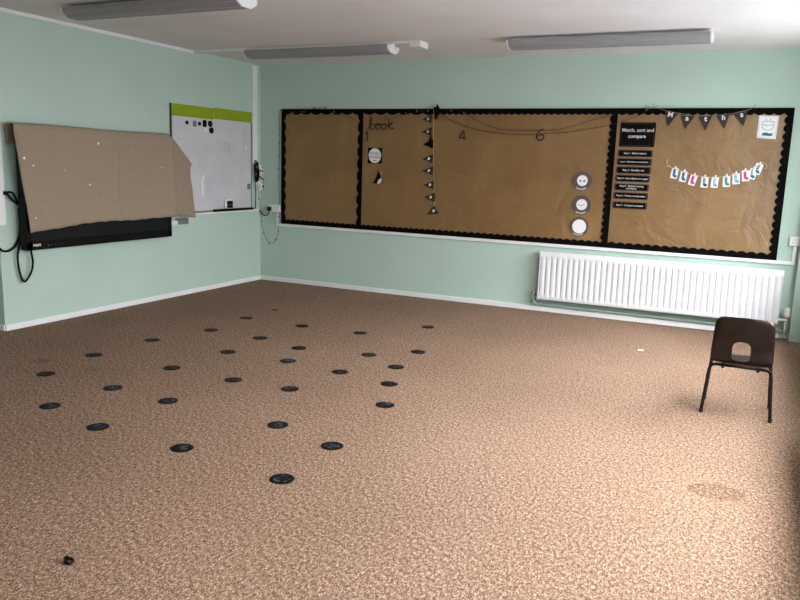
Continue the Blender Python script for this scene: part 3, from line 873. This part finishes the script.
magnet(-.315, 1.615, .022, 'whiteplastic', 'white square magnet near the right edge of the whiteboard', True)
magnet(-.255, 1.163, .028, 'greyplate', 'grey square magnet at the lower right edge of whiteboard', True)
bm = slab(bmesh.new(), 'left', rrect(-1.125, -1.075, 1.06, 1.25, .012), .018, .024)
slab(bm, 'left', disc_pts(-1.085, 1.27, .025, n=16), .018, .026)
tag(obj('pen_clip', bm, 'whiteplastic'), 'pale upright pen holder stuck on the lower whiteboard', 'pen holder')
t = thing('timer', (.035, -.66, .903), 'small white timer with dark display on the whiteboard tray', 'timer')
obj('case', bx(.022, .052, -.735, -.585, .9145, 1.026, .016, seg=3), 'whiteplastic', t)
sc = obj('display', bx(.052, .054, -.712, -.608, .922, 1.004), 'blackplastic', t)
obj('display_line', bx(.054, .0547, -.705, -.615, .958, .964), 'greyplate', sc)
t = thing('wall_plate', (0, -1.43, .775), 'grey connection plate with white end under the draped sheet', 'wall plate')
obj('white_box', bx(0, .05, -1.62, -1.53, .775, .822, .004), 'whiteplastic', t)
obj('grey_box', bx(0, .035, -1.515, -1.345, .775, .836, .004), 'greyplate', t)

# ------------------------------------------------------------------ wall screen and its dust sheet
T0, T1, TZ0, TZ1 = -3.431, -1.722, .672, 1.685
t = thing('television', (.1, (T0+T1)/2, TZ0), 'large black wall-mounted television half hidden under a brown sheet', 'television')
obj('casing', bx(.06, .132, T0, T1, TZ0, TZ1, .010, seg=3), 'blackplastic', t)
bm = bmesh.new()
for a in ((T0, T1, TZ0, TZ0+.072), (T0, T1, TZ1-.045, TZ1), (T0, T0+.050, TZ0, TZ1), (T1-.045, T1, TZ0, TZ1)):
    box(bm, .128, .141, *a, .004)
obj('bezel', bm, 'blackplastic', t)
obj('screen', bx(.130, .134, T0+.05, T1-.045, TZ0+.07, TZ1-.04), 'screen', t)
obj('logo', text_bm('PHILIPS', 'left', -3.337, .712, .029, .1412, .1424, .0007, sx=.80), 'whiteink', t)
bm = bmesh.new()
for k in range(5): slab(bm, 'left', disc_pts(-3.225+.035*k, .704, .006 if k == 0 else .0035, n=8), .141, .1415)
obj('button_marks', bm, 'greyplate', t)
bm = bmesh.new(); box(bm, 0, .012, -2.9, -2.2, 1.0, 1.4); box(bm, .012, .06, -2.8, -2.7, .95, 1.45); box(bm, .012, .06, -2.4, -2.3, .95, 1.45)
obj('wall_bracket', bm, 'cable', t)

# dust sheet: a grid running from the back flap, over the top edge, down the front
bm = bmesh.new()
NU = 130
def lerp(a, b, t): return a+(b-a)*t
def pw(x, pts):
    for (x0, v0), (x1, v1) in zip(pts, pts[1:]):
        if x <= x1: return lerp(v0, v1, max(0, (x-x0)/(x1-x0)))
    return pts[-1][1]
cols = []
NV = 26
for i in range(NU+1):
    u = i/NU
    ytop = lerp(-3.505, -1.405, u); ybot = lerp(-3.418, -1.350, u)
    over = max(0., (ytop+1.735)/.33)            # 0 over the screen, 1 at the loose right-hand end
    ztop = 1.703+.004*math.sin(u*9) if over <= 0 else 1.703-.285*over**1.1
    zbot = pw(u, [(0, .822), (.12, .842), (.25, .866), (.36, .878), (.6, .872), (.84, .884), (1, .850)])+.002*math.sin(u*31)+.002*math.sin(u*77)
    xf = .158
    col = []
    # back flap and top
    flap = 1.545 if over <= 0 else max(zbot+.2, ztop-.14)
    back = [(.036, lerp(flap, ztop, .0)), (.037, lerp(flap, ztop, .5)), (.042, ztop-.03), (.052, ztop-.008), (.075, ztop+.002), (.115, ztop+.003), (.140, ztop-.003), (.152, ztop-.018)]
    if over > 0:
        k = min(1, over*1.2)
        back = [(lerp(x, .120+.02*j/8, k), z) for j, (x, z) in enumerate(back)]
    for x, z in back:
        col.append((x, ytop+(.02 if x < .04 else 0), z))
    for j in range(1, NV+1):
        v = j/NV
        z = lerp(ztop-.018, zbot, v)
        yy = lerp(ytop, ybot, v)
        x = xf+.012*v+.006*math.sin(u*7+v*3)*v+.004*math.sin(u*23+v*9)
        # upright crease in the middle and at the screen's right edge
        yc = -2.49+.045*v+.012*math.sin(v*6)
        x += .020*math.exp(-((yy-yc)/.020)**2)
        x += .018*math.exp(-((yy+1.735-.012*v)/.022)**2)
        if over > 0: x -= .03*over*(1-v)+.035*over*over
        # left edge curls in slightly to the wall
        x -= .02*math.exp(-((yy+3.49)/.04)**2)*(1-v)
        col.append((x, yy, z))
    cols.append([bm.verts.new(p) for p in col])
for a, b in zip(cols, cols[1:]):
    for j in range(len(a)-1): bm.faces.new((a[j], b[j], b[j+1], a[j+1]))
o = obj('dust_sheet', bm, 'sheet', None, True)
md = o.modifiers.new('s', 'SOLIDIFY'); md.thickness = .004; md.offset = 1
tag(o, 'brown paint-flecked dust sheet draped over the wall television', 'sheet')

# cables hanging beside the screen
bm = bmesh.new()
tube(bm, [(.02, -3.515, 1.146), (.05, -3.475, 1.15), (.046, -3.43, 1.08), (.046, -3.40, 1.0), (.046, -3.395, .9), (.045, -3.42, .75), (.035, -3.445, .62), (.03, -3.43, .48), (.035, -3.395, .40), (.045, -3.335, .47), (.05, -3.315, .56), (.046, -3.325, .66), (.046, -3.33, .72)], .009, 8)
tag(obj('power_cable', bm, 'cable', None, True), 'black cable hanging in a loop below the covered screen', 'cable')
bm = bmesh.new()
tube(bm, [(.022, -3.40, 1.02), (.022, -3.395, .9), (.022, -3.405, .8), (.022, -3.45, .71), (.022, -3.51, .672), (.022, -3.565, .675), (.01, -3.59, .70), (-.08, -3.592, .76), (-.2, -3.592, .84)], .009, 8)
tag(obj('power_cable', bm, 'cable', None, True), 'black cable sagging away round the wall corner at far left', 'cable')
bm = bmesh.new(); tube(bm, [(.03, -3.505, 1.142), (.028, -3.47, 1.10), (.024, -3.42, 1.06), (.022, -3.39, 1.04)], .008, 8)
box(bm, 0, .03, -3.525, -3.495, 1.13, 1.16, .004)
tag(obj('power_cable', bm, 'cable', None, True), 'short black cable stub clipped to wall left of the sheet', 'cable')

# ------------------------------------------------------------------ chair
CX = 5.578
t = thing('school_chair', (CX, -2.6, 0), "child's brown plastic school chair facing the radiator", 'chair')
prof = [(-2.385, .296, .150), (-2.392, .312, .158), (-2.42, .319, .164), (-2.47, .317, .168), (-2.54, .312, .172), (-2.60, .309, .176), (-2.640, .309, .178), (-2.668, .318, .178), (-2.685, .342, .178),
        (-2.697, .40, .176), (-2.708, .46, .173), (-2.719, .53, .169), (-2.730, .59, .165), (-2.736, .622, .163)]
P = smooth_pts([(p[2], p[0], p[1]) for p in prof], 5)
# arc length
L = [0.]
for a, b in zip(P, P[1:]): L.append(L[-1]+math.hypot(b.y-a.y, b.z-a.z))
tot = L[-1]
bm = bmesh.new(); NUc = 24; rr = .05; g = []
for p, l in zip(P, L):
    w = p.x
    d = min(l, tot-l)
    if d < rr: w = w-rr+math.sqrt(max(0, rr*rr-(rr-d)**2))
    row = []
    isback = min(1, max(0, (p.z-.34)/.08))*(1 if p.y < -2.66 else 0)
    for i in range(NUc+1):
        s = -1+2*i/NUc
        # dish across the width: back curves forward at its edges, seat rises slightly
        dy = .030*s**2*isback; dz = .010*s**4*(1-isback)-.011*s**2*isback*max(0, (p.z-.45)/.17)
        e = max(0, abs(s)-.9)/.1
        dy += .016*e*e*isback; dz -= .012*e*e*(1-isback)
        row.append(bm.verts.new((CX+w*s, p.y+dy, p.z+dz)))
    g.append(row)
for a, b in zip(g, g[1:]):
    for i in range(NUc): bm.faces.new((a[i], a[i+1], b[i+1], b[i]))
shell = obj('seat_shell', bm, 'shell', t, True)
m = shell.modifiers.new('sol', 'SOLIDIFY'); m.thickness = .007; m.offset = 0
# arched hand hole through the back
hp = []
hc, hw, hz0, hz1 = CX-.005, .053, .340, .466
for k in range(13):
    a = PI*k/12
    hp.append((hc+hw*math.copysign(abs(math.cos(a))**.75, math.cos(a)), hz1-.05+.05*abs(math.sin(a))**.8))
for k in range(13):
    a = PI+PI*k/12
    hp.append((hc+hw*.98*math.copysign(abs(math.cos(a))**.6, math.cos(a)), hz0+.03+.03*-abs(math.sin(a))**.7))
bmc = slab(bmesh.new(), 'back', hp, 2.60, 2.80)
bmesh.ops.recalc_face_normals(bmc, faces=bmc.faces)
for v in bmc.verts: v.co -= WL[t]
mc = bpy.data.meshes.new('c'); bmc.to_mesh(mc); bmc.free()
oc = bpy.data.objects.new('c', mc); C.objects.link(oc); oc.parent = t
mb = shell.modifiers.new('b', 'BOOLEAN'); mb.object = oc; mb.operation = 'DIFFERENCE'; mb.solver = 'EXACT'
dg = bpy.context.evaluated_depsgraph_get(); dg.update()
me = bpy.data.meshes.new_from_object(shell.evaluated_get(dg))
shell.modifiers.clear(); shell.data = me
bpy.data.objects.remove(oc)
for p_ in me.polygons: p_.use_smooth = True
try: me.set_sharp_from_angle(angle=math.radians(40))
except Exception: pass
r = .0105
legs = [(-1, -2.760, -2.690, 'b'), (1, -2.760, -2.690, 'b'), (-1, -2.450, -2.53, 'f'), (1, -2.450, -2.53, 'f')]
for sx, yf, yt, k in legs:
    bm = bmesh.new()
    xf, xt = CX+sx*.196, CX+sx*.176
    pts = [(xf, yf, .012), (lerp(xf, xt, .5), lerp(yf, yt, .5), .14), (xt+sx*.002, lerp(yf, yt, .93), .252), (xt-sx*.008, yt, .293), (CX+sx*.145, yt, .304 if k == 'b' else .295), (CX+sx*.12, yt, .305 if k == 'b' else .296)]
    tube(bm, pts, r, 10, True, 6)
    lg = obj('leg', bm, 'tube', t, True)
    bm = bmesh.new(); cyl(bm, (xf, yf, 0), (xf, yf, .024), .0122, 14)
    obj('rubber_foot', bm, 'rubber', lg, True, auto=.7)
for yt, zt in ((-2.690, .305), (-2.53, .292)):
    bm = bmesh.new(); cyl(bm, (CX-.125, yt, zt), (CX+.125, yt, zt), r, 10)
    obj('crossbar', bm, 'tube', t, True)
for sx in (-1, 1):
    bm = bmesh.new(); cyl(bm, (CX+sx*.10, -2.69, .292), (CX+sx*.10, -2.50, .294), r*.9, 10)
    box(bm, CX+sx*.10-.012, CX+sx*.10+.012, -2.58, -2.53, .292, .312)
    obj('side_rail', bm, 'tube', t, True)

# ------------------------------------------------------------------ spots on the carpet
rowsp = {
 'first': [(1.307, -2.031), (1.370, -2.613), (1.217, -3.163), (1.205, -3.748), (1.332, -4.274)],
 'second': [(1.936, -2.034), (1.901, -2.627), (1.975, -3.146), (1.932, -3.718), (1.946, -4.275), (1.909, -4.721)],
 'third': [(2.515, -1.993), (2.364, -2.741), (2.515, -3.122), (2.480, -3.731), (2.426, -4.297), (2.421, -4.836)],
 'fourth': [(2.924, -1.421), (2.944, -2.634), (2.995, -3.176), (2.921, -3.702), (3.021, -4.844)],
 'fifth': [(3.232, -2.337), (3.279, -2.839), (3.428, -3.257), (3.246, -4.310)],
 'sixth': [(3.607, -3.676), (3.673, -4.432), (3.683, -4.909)],
}
bm = bmesh.new(); slab(bm, 'floor', disc_pts(0, 0, .0585, n=40), 0, .003)
me = bpy.data.meshes.new('carpet_spot'); bmesh.ops.recalc_face_normals(bm, faces=bm.faces); bm.to_mesh(me); bm.free(); me.materials.append(M['spot'])
proto = None
for rn, pts in rowsp.items():
    for i, (x, y) in enumerate(pts):
        if proto is None: o = proto = bpy.data.objects.new('carpet_spot', me)
        else: o = proto.copy()
        C.objects.link(o); o.location = (x, y, 0); o.rotation_euler = (0, 0, random.uniform(-.6, .6))
        far = order[i]+' from the back' if i < len(pts)-1 else 'last and nearest the camera'
        tag(o, 'round black carpet spot in %s row from the left, %s' % (rn, far), 'floor spot', 'black spots stuck on the carpet')

# litter
bm = bmesh.new()
P_ = smooth_pts([(3.410, -5.902, .007), (3.42, -5.890, .009), (3.435, -5.892, .008), (3.446, -5.904, .007), (3.440, -5.915, .006), (3.425, -5.913, .007), (3.412, -5.904, .006)], 6)
tube(bm, P_, .0055, 8, False)
tube(bm, [(3.400, -5.894, .008), (3.408, -5.891, .011), (3.418, -5.898, .008)], .0065, 8)
zmin = min(v.co.z for v in bm.verts)
for v in bm.verts: v.co.z -= zmin
tag(obj('plastic_clip', bm, 'blackplastic', None, True), 'tiny black plastic clip lying on the open carpet', 'clip')
bm = slab(bmesh.new(), 'floor', [(4.785, -1.272), (4.825, -1.268), (4.832, -1.248), (4.80, -1.244)], 0, .006)
tag(obj('paper_scrap', bm, 'paper'), 'tiny white scrap of paper on the carpet before the radiator', 'scrap')
bm = slab(bmesh.new(), 'floor', [(1.275, -1.562), (1.335, -1.555), (1.33, -1.545), (1.28, -1.548)], 0, .006)
tag(obj('debris_scrap', bm, 'blackplastic'), 'tiny dark scrap on the carpet near the room corner', 'scrap')

# ------------------------------------------------------------------ light
w = bpy.data.worlds.new('daylight'); S.world = w; w.use_nodes = True
nt = w.node_tree; nt.nodes.clear()
out = nt.nodes.new('ShaderNodeOutputWorld'); bg = nt.nodes.new('ShaderNodeBackground')
tc = nt.nodes.new('ShaderNodeTexCoord'); sp = nt.nodes.new('ShaderNodeSeparateXYZ')
nt.links.new(tc.outputs['Generated'], sp.inputs[0])
mr = nt.nodes.new('ShaderNodeMapRange'); mr.inputs[1].default_value = -1; mr.inputs[2].default_value = 1
nt.links.new(sp.outputs[2], mr.inputs[0])
rp = ramp(nt, mr.outputs[0], [(0, (.49, .515, .57)), (.47, (.49, .515, .57)), (.515, (1.0, 1.02, 1.07)), (.60, (1.06, 1.09, 1.15)), (.72, (2.3, 2.36, 2.5)), (1, (3.0, 3.1, 3.3))])
nt.links.new(rp.outputs[0], bg.inputs[0]); bg.inputs[1].default_value = 9.0
nt.links.new(bg.outputs[0], out.inputs[0])
for i, (y0, y1) in enumerate(wins):
    Z0 = SILL[i]
    ld = bpy.data.lights.new('window_portal', 'AREA'); ld.shape = 'RECTANGLE'; ld.size = y1-y0; ld.size_y = Z1-Z0
    ld.cycles.is_portal = True
    lo = bpy.data.objects.new('window_portal', ld); C.objects.link(lo)
    lo.location = (XR+.24, (y0+y1)/2, (Z0+Z1)/2)
    lo.rotation_euler = Vector((-1, 0, 0)).to_track_quat('-Z', 'Z').to_euler()

# ------------------------------------------------------------------ camera
cam = bpy.data.cameras.new('camera'); co = bpy.data.objects.new('camera', cam); C.objects.link(co)
cam.sensor_width = 36; cam.lens = 36*744.8/800; cam.clip_end = 100
yaw, pitch, roll = .439207, -.178513, .032812
cy, sy, cp, sp_ = math.cos(yaw), math.sin(yaw), math.cos(pitch), math.sin(pitch)
fwd = Vector((-sy*cp, cy*cp, sp_)); right = Vector((cy, sy, 0)); up = right.cross(fwd)
r2 = right*math.cos(roll)+up*math.sin(roll); u2 = -right*math.sin(roll)+up*math.cos(roll)
co.matrix_world = Matrix(((r2.x, u2.x, -fwd.x, 5.563), (r2.y, u2.y, -fwd.y, -7.670), (r2.z, u2.z, -fwd.z, 1.470), (0, 0, 0, 1)))
S.camera = co

S.view_settings.view_transform = 'Standard'; S.view_settings.look = 'None'
S.view_settings.gamma = 1; S.view_settings.use_curve_mapping = False
S.view_settings.exposure = 0.34
try:
    S.cycles.max_bounces = 10; S.cycles.diffuse_bounces = 6
    S.cycles.use_denoising = True
    S.cycles.sample_clamp_indirect = 6
except Exception: pass
